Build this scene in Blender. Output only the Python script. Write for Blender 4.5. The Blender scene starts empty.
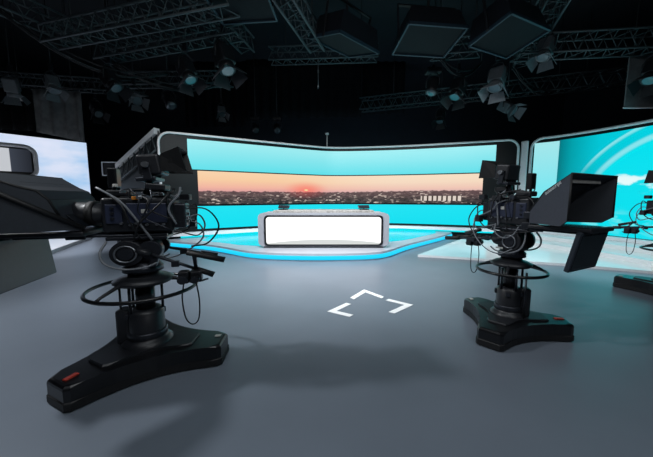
import bpy, bmesh, math, random
from mathutils import Vector, Matrix
random.seed(7)
PI = math.pi
S = bpy.context.scene
COL = S.collection

# ------------------------------------------------------------------ materials
def lin(c):
    return tuple(((v/255.)/12.92 if v/255. <= .04045 else ((v/255.+.055)/1.055)**2.4) for v in c)

def mat(name, rgb, rough=.5, metal=0., spec=.5, var=.0, scale=20., bump=0.):
    m = bpy.data.materials.new(name); m.use_nodes = True
    nt = m.node_tree; b = nt.nodes['Principled BSDF']
    c = lin(rgb)
    b.inputs['Base Color'].default_value = (*c, 1)
    b.inputs['Roughness'].default_value = rough
    b.inputs['Metallic'].default_value = metal
    b.inputs['Specular IOR Level'].default_value = spec
    tc = nt.nodes.new('ShaderNodeTexCoord')
    n = nt.nodes.new('ShaderNodeTexNoise'); n.inputs['Scale'].default_value = scale
    n.inputs['Detail'].default_value = 4
    nt.links.new(tc.outputs['Object'], n.inputs['Vector'])
    if var:
        r = nt.nodes.new('ShaderNodeValToRGB')
        r.color_ramp.elements[0].position = .3; r.color_ramp.elements[1].position = .7
        r.color_ramp.elements[0].color = (*[max(0, v*(1-var)) for v in c], 1)
        r.color_ramp.elements[1].color = (*[min(1, v*(1+var)) for v in c], 1)
        nt.links.new(n.outputs['Fac'], r.inputs['Fac'])
        nt.links.new(r.outputs['Color'], b.inputs['Base Color'])
    if bump:
        bp = nt.nodes.new('ShaderNodeBump'); bp.inputs['Strength'].default_value = bump
        bp.inputs['Distance'].default_value = .01
        nt.links.new(n.outputs['Fac'], bp.inputs['Height'])
        nt.links.new(bp.outputs['Normal'], b.inputs['Normal'])
    return m

class NT:
    """small helper for writing emission (screen content) node trees"""
    def __init__(self, name, strength=1.0, rough=.3):
        self.m = bpy.data.materials.new(name); self.m.use_nodes = True
        self.t = self.m.node_tree; self.b = self.t.nodes['Principled BSDF']
        self.b.inputs['Base Color'].default_value = (.004, .004, .004, 1)
        self.b.inputs['Roughness'].default_value = rough
        self.b.inputs['Specular IOR Level'].default_value = .12
        self.b.inputs['Emission Strength'].default_value = strength
        self.uv = self.t.nodes.new('ShaderNodeUVMap'); self.uv.uv_map = 'UVMap'
        s = self.t.nodes.new('ShaderNodeSeparateXYZ')
        self.t.links.new(self.uv.outputs[0], s.inputs[0])
        self.u, self.v = s.outputs[0], s.outputs[1]
    def put(self, sock, v):
        if isinstance(v, (int, float)): sock.default_value = v
        elif isinstance(v, tuple): sock.default_value = (*v, 1) if len(v) == 3 else v
        else: self.t.links.new(v, sock)
    def math(self, op, a, b=0., clamp=False):
        n = self.t.nodes.new('ShaderNodeMath'); n.operation = op; n.use_clamp = clamp
        self.put(n.inputs[0], a); self.put(n.inputs[1], b); return n.outputs[0]
    def ss(self, x, a, b):           # smooth step from a to b
        n = self.t.nodes.new('ShaderNodeMapRange'); n.interpolation_type = 'SMOOTHSTEP'
        self.put(n.inputs[0], x); self.put(n.inputs[1], a); self.put(n.inputs[2], b)
        return n.outputs[0]
    def ramp(self, x, stops):
        n = self.t.nodes.new('ShaderNodeValToRGB'); e = n.color_ramp.elements
        while len(e) < len(stops): e.new(.5)
        for k, (p, c) in enumerate(stops):
            e[k].position = p; e[k].color = (*lin(c), 1)
        self.put(n.inputs[0], x); return n.outputs[0]
    def mix(self, f, a, b):
        n = self.t.nodes.new('ShaderNodeMix'); n.data_type = 'RGBA'
        self.put(n.inputs[0], f); self.put(n.inputs[6], a); self.put(n.inputs[7], b)
        return n.outputs[2]
    def vec(self, x, y):
        n = self.t.nodes.new('ShaderNodeCombineXYZ')
        self.put(n.inputs[0], x); self.put(n.inputs[1], y); return n.outputs[0]
    def noise(self, vec, scale, detail=3):
        n = self.t.nodes.new('ShaderNodeTexNoise'); self.put(n.inputs['Vector'], vec)
        n.inputs['Scale'].default_value = scale; n.inputs['Detail'].default_value = detail
        return n.outputs['Fac']
    def cells(self, vec, scale):
        n = self.t.nodes.new('ShaderNodeTexVoronoi'); self.put(n.inputs['Vector'], vec)
        n.distance = 'CHEBYCHEV'
        n.inputs['Scale'].default_value = scale; return n.outputs['Color']
    def out(self, c):
        self.put(self.b.inputs['Emission Color'], c); return self.m

M = {}
M['black'] = mat('black_plastic', (30, 32, 37), .42, var=.15, scale=60)
M['gloss'] = mat('gloss_black_paint', (18, 19, 22), .3, var=.1, scale=12)
M['rubber'] = mat('black_rubber', (17, 17, 19), .6, var=.2, scale=40, bump=.15)
M['metal'] = mat('dark_anodised_metal', (54, 57, 64), .35, .6, var=.12, scale=40)
M['steel'] = mat('pale_steel', (150, 154, 160), .3, .8, var=.1, scale=40)
M['panel'] = mat('camera_side_panel', (46, 52, 72), .38, var=.12, scale=30)
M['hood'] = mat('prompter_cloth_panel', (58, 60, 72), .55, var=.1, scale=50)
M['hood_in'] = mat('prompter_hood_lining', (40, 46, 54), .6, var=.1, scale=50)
M['glass'] = mat('dark_screen_glass', (24, 28, 34), .12, spec=.6, var=.05)
M['backplate'] = mat('monitor_back_shell', (40, 47, 56), .4, var=.1, scale=30)
M['cable'] = mat('grey_cable', (120, 124, 130), .5, var=.1)
M['cable_d'] = mat('black_cable', (24, 25, 28), .5, var=.1)
M['white'] = mat('white_lettering', (225, 225, 225), .5, var=.02)
M['red'] = mat('red_plate', (200, 70, 55), .4, var=.1)
M['orange'] = mat('orange_tag', (225, 140, 50), .5, var=.1)
M['pale'] = mat('pale_sticker', (190, 190, 185), .5, var=.1)
M['floor'] = mat('blue_grey_vinyl_floor', (112, 121, 133), .36, spec=.4, var=.06, scale=1.3)
M['dark_wall'] = mat('black_studio_wall', (15, 21, 28), .8, var=.25, scale=3)
M['drape'] = mat('black_drape_cloth', (19, 20, 22), .9, spec=.1, var=.25, scale=6)
M['drape_g'] = mat('grey_drape_cloth', (112, 114, 116), .9, spec=.1, var=.2, scale=6)
M['truss'] = mat('black_aluminium_truss', (66, 76, 80), .5, .1, var=.15, scale=30)
M['fix'] = mat('black_lamp_housing', (24, 26, 30), .45, var=.15, scale=30)
M['fix_g'] = mat('grey_lamp_housing', (96, 101, 106), .4, var=.12, scale=30)
M['lens'] = mat('lamp_lens_glass', (90, 105, 112), .08, spec=.7, var=.05)
M['soft'] = mat('softlight_shell', (22, 25, 32), .5, var=.12, scale=15)
M['soft_face'] = mat('softlight_dark_face', (17, 19, 24), .7, spec=.2, var=.08, scale=5)
M['soft_rim'] = mat('softlight_blue_rim', (34, 52, 64), .45, .1, var=.1, scale=15)
M['setwall'] = mat('dark_teal_set_panel', (7, 17, 20), .45, spec=.25, var=.1, scale=2)
M['trim'] = mat('white_set_trim', (236, 238, 240), .4, var=.03)
M['ledge'] = mat('pale_grey_ledge', (228, 230, 234), .4, var=.04)
M['deck'] = mat('pale_grey_stage_deck', (178, 180, 190), .3, var=.04, scale=4)
M['plat'] = mat('glossy_white_stage', (228, 232, 234), .16, var=.02, scale=3)
M['desk'] = mat('pale_grey_desk_shell', (158, 160, 168), .35, var=.03)
M['desktop'] = mat('speckled_desk_top', (138, 134, 130), .4, var=.35, scale=22)
M['overlay'] = mat('white_floor_overlay', (248, 248, 248), .6, var=.02)

# screens (things that give off light)
n = NT('pale_cyan_screen', .98)
M['scr_top'] = n.out(n.ramp(n.math('ADD', n.v, n.math('MULTIPLY', n.math('SUBTRACT', n.noise(n.uv.outputs[0], 1.4), .5), .25)),
    [(0, (98, 226, 236)), (.5, (132, 231, 239)), (1, (160, 238, 243))]))
n = NT('cyan_screen', 1.0)
M['scr_low'] = n.out(n.ramp(n.v, [(0, (10, 222, 240)), (1, (26, 226, 242))]))
n = NT('pale_side_strip_screen', .98)
M['scr_side'] = n.out(n.ramp(n.v, [(0, (90, 226, 238)), (.5, (128, 232, 242)), (1, (165, 232, 236))]))
n = NT('white_desk_screen', 1.25)
arc = n.math('MULTIPLY', n.math('POWER', n.math('ABSOLUTE', n.math('SUBTRACT', n.u, .52)), 2.), .55)  # pale reflection curve along the panel's bottom, painted into the glow
M['scr_desk'] = n.out(n.mix(n.ss(n.math('ADD', n.v, arc), .17, .185), lin((196, 200, 198)), lin((255, 255, 255))))
n = NT('cyan_light_strip', 1.25)
M['led'] = n.out(n.ramp(n.v, [(0, (10, 190, 235)), (1, (40, 205, 240))]))
n = NT('lit_cyan_floor_panel', .8, .2)
M['ledfloor'] = n.out(lin((10, 215, 235)))

# panorama of a city at sunset
n = NT('city_sunset_screen', .95)
sky_l = n.ramp(n.v, [(.38, (222, 160, 160)), (.52, (246, 184, 164)), (.75, (252, 208, 166)), (1, (253, 216, 176))])
sky_r = n.ramp(n.v, [(.38, (216, 176, 178)), (.52, (243, 200, 184)), (.75, (250, 222, 196)), (1, (252, 228, 200))])
sky = n.mix(n.ss(n.u, .2, .75), sky_l, sky_r)
ud = n.math('MULTIPLY', n.math('SUBTRACT', n.u, .365), 9.)
vd = n.math('MULTIPLY', n.math('SUBTRACT', n.v, .47), 1.55)
dist = n.math('SQRT', n.math('ADD', n.math('MULTIPLY', ud, ud), n.math('MULTIPLY', n.math('MULTIPLY', vd, 1.6), n.math('MULTIPLY', vd, 1.6))))
glow = n.math('SUBTRACT', 1., n.ss(dist, 0., .95))
sky = n.mix(n.math('MULTIPLY', glow, .72), sky, lin((255, 112, 92)))
sky = n.mix(n.math('SUBTRACT', 1., n.ss(dist, .02, .10)), sky, lin((255, 235, 170)))
cvec = n.vec(n.math('MULTIPLY', n.u, 9.), n.math('MULTIPLY', n.v, 2.2))
city = n.ramp(n.cells(cvec, 12.), [(0, (24, 24, 28)), (.3, (50, 46, 50)), (.58, (84, 76, 76)), (.76, (128, 112, 106)), (.9, (236, 220, 206))])
trees = n.ramp(n.noise(cvec, 9., 5), [(.3, (26, 30, 30)), (.7, (78, 72, 70))])
city = n.mix(n.ss(n.noise(n.vec(n.math('MULTIPLY', n.u, 9.), n.math('MULTIPLY', n.v, 5.)), 3.2, 4), .41, .55), trees, city)
city = n.mix(n.math('MULTIPLY', n.ss(n.v, .05, .42), .30), city, lin((150, 110, 112)))
city = n.mix(n.math('MULTIPLY', glow, .4), city, lin((215, 85, 80)))
sil = n.math('ADD', .40, n.math('ADD', n.math('MULTIPLY', n.math('SUBTRACT', n.noise(n.vec(n.math('MULTIPLY', n.u, 9.), 0.), 6., 6), .5), .16),
      n.math('MULTIPLY', n.ss(n.u, .45, .85), .045)))
mask = n.ss(n.math('SUBTRACT', n.v, sil), -.012, .012)
img = n.mix(mask, city, sky)
# a bright row of buildings to the right
bm_ = n.math('MULTIPLY', n.math('MULTIPLY', n.ss(n.u, .80, .803), n.math('SUBTRACT', 1., n.ss(n.u, .935, .938))),
     n.math('MULTIPLY', n.ss(n.v, .08, .10), n.math('SUBTRACT', 1., n.ss(n.v, .25, .27))))
win = n.ss(n.math('FRACT', n.math('MULTIPLY', n.u, 62.)), .3, .4)
img = n.mix(n.math('MULTIPLY', bm_, .85), img, n.mix(win, lin((60, 48, 40)), lin((240, 226, 214))))
M['scr_city'] = n.out(img)

# blue world graphic on the right wall (u, v in metres)
n = NT('world_graphic_screen', 1.0)
base = n.ramp(n.math('DIVIDE', n.u, 3.2), [(0, (0, 120, 130)), (.1, (0, 160, 172)), (.3, (0, 196, 212)), (.7, (0, 212, 228)), (1, (20, 216, 232))])
def circ(uc, vc, r):
    a = n.math('SUBTRACT', n.u, uc); b = n.math('SUBTRACT', n.v, vc)
    return n.math('SUBTRACT', n.math('SQRT', n.math('ADD', n.math('MULTIPLY', a, a), n.math('MULTIPLY', b, b))), r)
d1 = circ(2.7, .55, 2.05)
inside = n.math('SUBTRACT', 1., n.ss(d1, -.15, .05))
base = n.mix(n.math('MULTIPLY', inside, .85), base, lin((0, 226, 240)))
rim = n.math('SUBTRACT', 1., n.ss(n.math('ABSOLUTE', d1), .02, .10))
base = n.mix(n.math('MULTIPLY', n.math('MULTIPLY', rim, n.ss(n.v, 1.2, 2.0)), .6), base, lin((170, 240, 245)))
d2 = circ(2.7, .55, 2.42)
band = n.math('MULTIPLY', n.ss(d2, -.10, -.02), n.math('SUBTRACT', 1., n.ss(d2, .0, .03)))
base = n.mix(n.math('MULTIPLY', n.math('MULTIPLY', band, n.ss(n.v, 1.5, 2.3)), .75), base, lin((150, 236, 240)))
d3 = circ(3.6, 4.2, 2.2)
ln = n.math('MULTIPLY', n.ss(d3, -.09, .0), n.math('SUBTRACT', 1., n.ss(d3, .0, .015)))
base = n.mix(n.math('MULTIPLY', n.math('MULTIPLY', ln, inside), .55), base, lin((150, 246, 248)))
cl = n.noise(n.vec(n.math('MULTIPLY', n.u, 1.1), n.math('MULTIPLY', n.v, 2.4)), 2.1, 6)
vband = n.math('SUBTRACT', 1., n.ss(n.math('ABSOLUTE', n.math('SUBTRACT', n.v, n.math('SUBTRACT', 1.62, n.math('MULTIPLY', n.u, .10)))), .05, .34))
cm = n.math('MULTIPLY', n.ss(n.math('ADD', cl, n.math('MULTIPLY', vband, .22)), .62, .76), n.math('MULTIPLY', vband, n.ss(n.u, .9, 1.5)))
vb2 = n.math('SUBTRACT', 1., n.ss(n.math('ABSOLUTE', n.math('SUBTRACT', n.v, .35)), .05, .45))
cm2 = n.math('MULTIPLY', n.ss(cl, .46, .62), n.math('MULTIPLY', vb2, .7))
base = n.mix(cm2, base, lin((130, 236, 240)))
base = n.mix(cm, base, lin((226, 250, 250)))
M['scr_world'] = n.out(base)

# pale sky on the left wall
n = NT('pale_sky_screen', 1.0)
cs = n.noise(n.vec(n.math('MULTIPLY', n.u, 1.), n.math('MULTIPLY', n.v, 1.9)), .75, 3)
M['scr_sky'] = n.out(n.ramp(cs, [(.3, (150, 196, 238)), (.46, (192, 214, 242)), (.6, (214, 224, 245)), (.8, (226, 230, 248))]))
n = NT('dim_inset_screen', .8)
M['scr_inset'] = n.out(n.mix(n.ss(n.u, .82, .825), lin((214, 218, 224)), n.ramp(n.u, [(.82, (66, 72, 84)), (1, (40, 44, 52))])))

# ------------------------------------------------------------------ mesh helpers
class MB:
    def __init__(s): s.bm = bmesh.new(); s.uvl = None
    def _add(s, t, mtx, smooth=False):
        mp = {}
        for v in t.verts: mp[v] = s.bm.verts.new(mtx @ v.co)
        for f in t.faces:
            try: nf = s.bm.faces.new([mp[v] for v in f.verts]); nf.smooth = smooth
            except ValueError: pass
        t.free(); return s
    def box(s, c, d, rot=None, bev=0., seg=2):
        t = bmesh.new(); bmesh.ops.create_cube(t, size=1.)
        bmesh.ops.scale(t, vec=d, verts=t.verts)
        if bev: bmesh.ops.bevel(t, geom=list(t.edges), offset=min(bev, .45*min(d)), segments=seg, affect='EDGES', profile=.5)
        m = Matrix.Translation(c) @ (rot.to_4x4() if rot is not None else Matrix.Identity(4))
        return s._add(t, m)
    def cyl(s, p0, p1, r0, r1=None, seg=20, smooth=True):
        p0, p1 = Vector(p0), Vector(p1); r1 = r0 if r1 is None else r1
        q = (p1-p0).to_track_quat('Z', 'Y'); t = bmesh.new()
        bmesh.ops.create_cone(t, cap_ends=True, segments=seg, radius1=r0, radius2=r1, depth=(p1-p0).length)
        for f in t.faces: f.smooth = len(f.verts) == 4
        m = Matrix.Translation((p0+p1)/2) @ q.to_matrix().to_4x4()
        mp = {v: s.bm.verts.new(m @ v.co) for v in t.verts}
        for f in t.faces:
            nf = s.bm.faces.new([mp[v] for v in f.verts]); nf.smooth = smooth and len(f.verts) == 4
        t.free(); return s
    def tube(s, pts, r, seg=8, closed=False):
        pts = [Vector(p) for p in pts]; N = len(pts); rings = []
        up = Vector((0, 0, 1)); prev = None
        for i in range(N):
            a = pts[i-1] if (i or closed) else pts[i]; b = pts[(i+1) % N] if (i < N-1 or closed) else pts[i]
            d = (b-a).normalized()
            if prev is None:
                x = d.cross(up) if abs(d.dot(up)) < .95 else d.cross(Vector((1, 0, 0)))
            else: x = prev - d*prev.dot(d)
            x.normalize(); prev = x; y = d.cross(x)
            rr = r[i] if isinstance(r, (list, tuple)) else r
            rings.append([s.bm.verts.new(pts[i] + (x*math.cos(2*PI*k/seg)+y*math.sin(2*PI*k/seg))*rr) for k in range(seg)])
        for i in range(N if closed else N-1):
            A, B = rings[i], rings[(i+1) % N]
            off = 0
            if closed and i == N-1:      # match twist
                off = min(range(seg), key=lambda o: sum((A[k].co-B[(k+o) % seg].co).length for k in range(seg)))
            for k in range(seg):
                f = s.bm.faces.new((A[k], A[(k+1) % seg], B[(k+1+off) % seg], B[(k+off) % seg])); f.smooth = True
        if not closed:
            s.bm.faces.new(rings[0][::-1]); s.bm.faces.new(rings[-1])
        return s
    def lathe(s, c, prof, seg=32, smooth=True):
        c = Vector(c); rings = []
        for r, z in prof: rings.append([s.bm.verts.new(c+Vector((r*math.cos(2*PI*k/seg), r*math.sin(2*PI*k/seg), z))) for k in range(seg)])
        for A, B in zip(rings, rings[1:]):
            for k in range(seg):
                f = s.bm.faces.new((A[k], A[(k+1) % seg], B[(k+1) % seg], B[k])); f.smooth = smooth
        s.bm.faces.new(rings[0][::-1]); s.bm.faces.new(rings[-1]); return s
    def prism(s, poly, z0, z1, bev=0., seg=2):
        t = bmesh.new()
        lo = [t.verts.new((x, y, z0)) for x, y in poly]; hi = [t.verts.new((x, y, z1)) for x, y in poly]
        N = len(poly); t.faces.new(lo[::-1]); top = t.faces.new(hi)
        for k in range(N): t.faces.new((lo[k], lo[(k+1) % N], hi[(k+1) % N], hi[k]))
        if bev: bmesh.ops.bevel(t, geom=list(top.edges), offset=bev, segments=seg, affect='EDGES', profile=.5)
        return s._add(t, Matrix.Identity(4))
    def hull(s, a, b):       # solid between two matching loops
        A = [s.bm.verts.new(p) for p in a]; B = [s.bm.verts.new(p) for p in b]; N = len(A)
        s.bm.faces.new(A[::-1]); s.bm.faces.new(B)
        for k in range(N): s.bm.faces.new((A[k], A[(k+1) % N], B[(k+1) % N], B[k]))
        return s
    def slab(s, quad, th):   # four (or more) coplanar points thickened along their normal
        q = [Vector(p) for p in quad]; nrm = (q[1]-q[0]).cross(q[2]-q[0]).normalized()
        return s.hull([p-nrm*th/2 for p in q], [p+nrm*th/2 for p in q])
    def ribbon(s, pts, nrm, f, b, z0, z1, uvm=None):
        """upright band following a plan curve, front at offset f and back at offset b"""
        uvl = s.bm.loops.layers.uv.get('UVMap') or s.bm.loops.layers.uv.new('UVMap')
        L = [0.]
        for p, q in zip(pts, pts[1:]): L.append(L[-1]+(q-p).length)
        tot = L[-1]
        P = lambda i, o, z: Vector((pts[i].x+nrm[i].x*o, pts[i].y+nrm[i].y*o, z))
        ring = []
        for i in range(len(pts)):
            ring.append([s.bm.verts.new(P(i, f, z0)), s.bm.verts.new(P(i, f, z1)), s.bm.verts.new(P(i, b, z1)), s.bm.verts.new(P(i, b, z0))])
        def face(vs, uvs):
            fc = s.bm.faces.new(vs)
            for lp, uv in zip(fc.loops, uvs): lp[uvl].uv = uv
        k = (1./tot, 1./(z1-z0)) if uvm is None else uvm
        H = (z1-z0)*k[1]
        for i in range(len(pts)-1):
            A, B = ring[i], ring[i+1]; a, b_ = L[i]*k[0], L[i+1]*k[0]
            face((A[0], B[0], B[1], A[1]), ((a, 0), (b_, 0), (b_, H), (a, H)))
            face((A[1], B[1], B[2], A[2]), ((a, H), (b_, H), (b_, H), (a, H)))
            face((A[2], B[2], B[3], A[3]), ((a, H), (b_, H), (b_, 0), (a, 0)))
            face((A[3], B[3], B[0], A[0]), ((a, 0), (b_, 0), (b_, 0), (a, 0)))
        face(tuple(ring[0]), ((0, 0),)*4); face(tuple(ring[-1][::-1]), ((1, 0),)*4)
        return s
    def make(s, name, m, parent=None, M4=None):
        bmesh.ops.recalc_face_normals(s.bm, faces=s.bm.faces)
        me = bpy.data.meshes.new(name)
        if M4 is not None: bmesh.ops.transform(s.bm, matrix=M4, verts=s.bm.verts)
        s.bm.to_mesh(me); s.bm.free(); me.materials.append(m)
        o = bpy.data.objects.new(name, me); COL.objects.link(o); o.parent = parent
        return o

def thing(name, label, cat, loc=(0, 0, 0), rz=0., group=None):
    o = bpy.data.objects.new(name, None); COL.objects.link(o); o.empty_display_size = .1
    o.location = loc; o.rotation_euler = (0, 0, rz); return tag(o, label, cat, group)
def tag(o, label, cat, group=None):
    o['label'] = label; o['category'] = cat
    if group: o['group'] = group
    return o
def struct(o, label=None):
    o['kind'] = 'structure'
    if label: o['label'] = label
    return o
def lab(o, t): o['label'] = t; return o
def copy_tree(o, parent=None):
    c = o.copy(); COL.objects.link(c)
    if parent: c.parent = parent; c.matrix_parent_inverse = o.matrix_parent_inverse.copy()
    for ch in list(o.children): copy_tree(ch, c)
    return c
def RZ(a): return Matrix.Rotation(a, 3, 'Z')
def RY(a): return Matrix.Rotation(a, 3, 'Y')
def RX(a): return Matrix.Rotation(a, 3, 'X')

def spline(pts, n=10):
    out = []; P = [Vector(p) for p in pts]
    P = [2*P[0]-P[1]] + P + [2*P[-1]-P[-2]]
    for i in range(1, len(P)-2):
        for k in range(n):
            t = k/n; a, b, c, d = P[i-1:i+3]
            out.append(.5*((2*b)+(c-a)*t+(2*a-5*b+4*c-d)*t*t+(3*b-a-3*c+d)*t**3))
    out.append(P[-2]); return out
def normals(pts, toward):
    out = []
    for i in range(len(pts)):
        d = pts[min(i+1, len(pts)-1)]-pts[max(i-1, 0)]; nn = Vector((d.y, -d.x)).normalized()
        if nn.dot(Vector(toward)-pts[i]) < 0: nn = -nn
        out.append(nn)
    return out
def between(pts, x0, x1):
    """part of a left-to-right curve between two x values"""
    def at(x):
        for p, q in zip(pts, pts[1:]):
            if p.x <= x <= q.x: return p.lerp(q, (x-p.x)/(q.x-p.x))
        return pts[0] if x < pts[0].x else pts[-1]
    return [at(x0)] + [p for p in pts if x0+1e-4 < p.x < x1-1e-4] + [at(x1)]

# ------------------------------------------------------------------ room shell
X0, X1, Y0, Y1, ZC = -14.5, 13., -5., 16.5, 7.2
struct(MB().box(((X0+X1)/2, (Y0+Y1)/2, -.1), (X1-X0+.4, Y1-Y0+.4, .2)).make('floor', M['floor']), 'smooth blue grey studio floor')
struct(MB().box(((X0+X1)/2, (Y0+Y1)/2, ZC+.1), (X1-X0+.4, Y1-Y0+.4, .2)).make('ceiling', M['dark_wall']), 'black studio ceiling')
struct(MB().box((X0-.1, (Y0+Y1)/2, ZC/2), (.2, Y1-Y0, ZC)).make('wall_left', M['dark_wall']))
struct(MB().box((X1+.1, (Y0+Y1)/2, ZC/2), (.2, Y1-Y0, ZC)).make('wall_right', M['dark_wall']))
struct(MB().box(((X0+X1)/2, Y1+.1, ZC/2), (X1-X0+.4, .2, ZC)).make('wall_back', M['dark_wall']))
struct(MB().box(((X0+X1)/2, Y0-.1, ZC/2), (X1-X0+.4, .2, ZC)).make('wall_front', M['dark_wall']))

# ------------------------------------------------------------------ main curved video wall
W = [Vector(p) for p in [(-4.78, 8.46), (-3.59, 9.12), (-2.27, 9.9), (-.68, 10.82), (.13, 11.17), (1.2, 11.14), (3.0, 10.77), (5.1, 10.03), (6.2, 9.6)]]
WC = spline(W, 8)
def band(x0, x1, f, b, z0, z1, uvm=None):
    p = between(WC, x0, x1); return MB().ribbon(p, normals(p, (0, 3)), f, b, z0, z1, uvm)
wall = thing('video_wall', 'wide curved wall of three stacked video strips with city sunset behind the desk', 'video wall', (0, 11, 0))
def wm(mb, name, m): return mb.make(name, m, wall, Matrix.Translation((0, -11, 0)))
wm(band(-4.78, 6.2, 0, -.35, 0, 3.22), 'backing_panel', M['setwall'])
lab(wm(band(-4.13, 5.62, .03, 0, 2.23, 3.11), 'top_screen', M['scr_top']), 'pale cyan screen strip along the top')
lab(wm(band(-3.92, 5.30, .05, 0, 1.175, 2.19), 'panorama_screen', M['scr_city']), 'screen strip with city skyline at sunset')
lab(wm(band(-3.98, 5.50, .03, 0, .42, 1.12), 'lower_screen', M['scr_low']), 'bright cyan screen strip at the bottom')
lab(wm(band(-4.78, 6.2, .26, 0, .25, .34), 'ledge', M['ledge']), 'pale grey ledge under the screens')
lab(wm(band(-4.4, 6.0, .06, 0, .172, .24), 'toe_panel', M['scr_low']), 'cyan glowing toe strip')
# rounded white frame along the outer edge
p = between(WC, -4.78, 6.2); nn = normals(p, (0, 3)); path = []
e0, e1 = p[0]+nn[0]*.03, p[-1]+nn[-1]*.03
d0 = (p[1]-p[0]).normalized(); d1_ = (p[-2]-p[-1]).normalized(); R_ = .3; ZT = 3.24
for z in (.33, 1., 2., ZT-R_): path.append((e0.x, e0.y, z))
for k in range(1, 7):
    a = k*PI/12; q = e0+d0*R_*(1-math.cos(a)); path.append((q.x, q.y, ZT-R_+R_*math.sin(a)))
Ltot = 0
for i in range(1, len(p)-1):
    if (p[i]-p[0]).length > R_*1.2 and (p[i]-p[-1]).length > R_*1.2:
        q = p[i]+nn[i]*.03; path.append((q.x, q.y, ZT))
for k in range(6, 0, -1):
    a = k*PI/12; q = e1+d1_*R_*(1-math.cos(a)); path.append((q.x, q.y, ZT-R_+R_*math.sin(a)))
for z in (ZT-R_, 2., 1., .33): path.append((e1.x, e1.y, z))
lab(wm(MB().tube(path, .034, 8), 'frame', M['trim']), 'white rounded edge frame')
# raking return on the left with lattice and pale cap
A = Vector((-4.8, 8.52, 0)); B = Vector((-6.85, 9.75, 0)); zA, zB = 3.28, 2.42
pan = wm(MB().slab([A, B, B+Vector((0, 0, zB)), A+Vector((0, 0, zA))], .06), 'return_panel', M['setwall'])
u_ = (B-A).normalized(); nv = Vector((u_.y, -u_.x, 0)); nv = nv if nv.y < 0 else -nv
cap = MB(); off = nv*.1
cap.hull([A+off*k+Vector((0, 0, zA+dz)) for k, dz in ((-.4, -.1), (1.2, -.1), (1.2, .06), (-.4, .06))],
         [B+off*k+Vector((0, 0, zB+dz)) for k, dz in ((-.4, -.1), (1.2, -.1), (1.2, .06), (-.4, .06))])
lab(wm(cap, 'return_cap', M['trim']), 'pale sloping cap of the left return')
lat = MB(); N = 7
for k in range(N):
    t0, t1 = k/N, (k+1)/N
    lo = lambda t: A.lerp(B, t)+off+Vector((0, 0, zA+(zB-zA)*t-.55)); hi = lambda t: A.lerp(B, t)+off+Vector((0, 0, zA+(zB-zA)*t-.12))
    lat.tube([lo(t0), hi((t0+t1)/2), lo(t1)], .018, 6)
lat.tube([lo(0), lo(1)], .025, 8)
wm(lat, 'return_lattice', M['truss'])

# ------------------------------------------------------------------ right curved wall
RW = spline([Vector(p) for p in [(6.62, 9.58), (7.17, 9.0), (7.63, 8.08), (7.9, 7.25), (8.08, 6.3), (8.15, 5.2)]], 10)
RN = normals(RW, (0, 4))
def rsub(a, b): i0, i1 = int(a*(len(RW)-1)), int(round(b*(len(RW)-1))); return RW[i0:i1+1], RN[i0:i1+1]
def rband(a, b, f, k, z0, z1, uvm=None): q, w = rsub(a, b); return MB().ribbon(q, w, f, k, z0, z1, uvm)
rw = thing('world_video_wall', 'curved video wall with cyan globe and clouds at the right', 'video wall', (7.8, 7.5, 0))
def rm(mb, name, m): return mb.make(name, m, rw, Matrix.Translation((-7.8, -7.5, 0)))
rm(rband(0, 1, 0, -.3, 0, 3.22), 'backing_panel', M['setwall'])
lab(rm(rband(.02, .18, .03, 0, .36, 3.1), 'strip_screen', M['scr_side']), 'plain pale cyan strip at the left end')
lab(rm(rband(.185, 1, .03, 0, .36, 3.12, (1., 1.)), 'globe_screen', M['scr_world']), 'cyan screen with globe arcs and white clouds')
lab(rm(rband(0, 1, .2, 0, .25, .34), 'ledge', M['ledge']), 'pale ledge under the globe screen')
path = []
e0 = RW[0]+RN[0]*.03; d0 = (RW[1]-RW[0]).normalized()
for z in (.2, 1., 2., ZT-R_): path.append((e0.x, e0.y, z))
for k in range(1, 7):
    a = k*PI/12; q = e0+d0*R_*(1-math.cos(a)); path.append((q.x, q.y, ZT-R_+R_*math.sin(a)))
for i in range(1, len(RW)):
    if (RW[i]-RW[0]).length > R_*1.2: q = RW[i]+RN[i]*.03; path.append((q.x, q.y, ZT))
lab(rm(MB().tube(path, .04, 8), 'frame', M['trim']), 'white rounded edge frame')
tag(MB().box((6.42, 9.62, 1.6), (.2, .1, 3.2), RZ(-.6), .03).make('set_post', M['ledge']), 'pale upright post between the sunset wall and the globe wall', 'post')

# ------------------------------------------------------------------ left sky screen
ls = thing('sky_video_wall', 'flat video wall with pale blue sky at the far left', 'video wall', (-11.5, 10.07, 0))
la, lb = Vector((-13.3, 7.73)), Vector((-9.86, 12.2)); lp = [la, lb]; ln_ = normals(lp, (0, 4))
def lm(mb, name, m): return mb.make(name, m, ls, Matrix.Translation((11.5, -10.07, 0)))
lm(MB().ribbon(lp, ln_, 0, -.2, 0, 3.58), 'backing_panel', M['setwall'])
lm(MB().ribbon(lp, ln_, .03, 0, .25, 3.6, (1., 1.)), 'sky_screen', M['scr_sky'])
du = (lb-la).normalized(); L_ = (lb-la).length
def on(u, z, o=.06): q = la+du*u+ln_[0]*o; return Vector((q.x, q.y, z))
def rr(u0, u1, z0, z1, r, o, n=6):
    pts = []
    for cu, cz, s in ((u1-r, z1-r, 0), (u0+r, z1-r, 1), (u0+r, z0+r, 2), (u1-r, z0+r, 3)):
        for k in range(n+1):
            a = (s+k/n)*PI/2; pts.append(on(cu+r*math.cos(a), cz+r*math.sin(a), o))
    return pts
ins = thing('inset_display', 'rounded dark display with thick white frame mounted on the pale sky screen', 'display', on(2.3, 2.1, .1))
def im(mb, name, m): return mb.make(name, m, ins, Matrix.Translation(-on(2.3, 2.1, .1)))
u0_, u1_ = .9, L_-1.55
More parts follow.
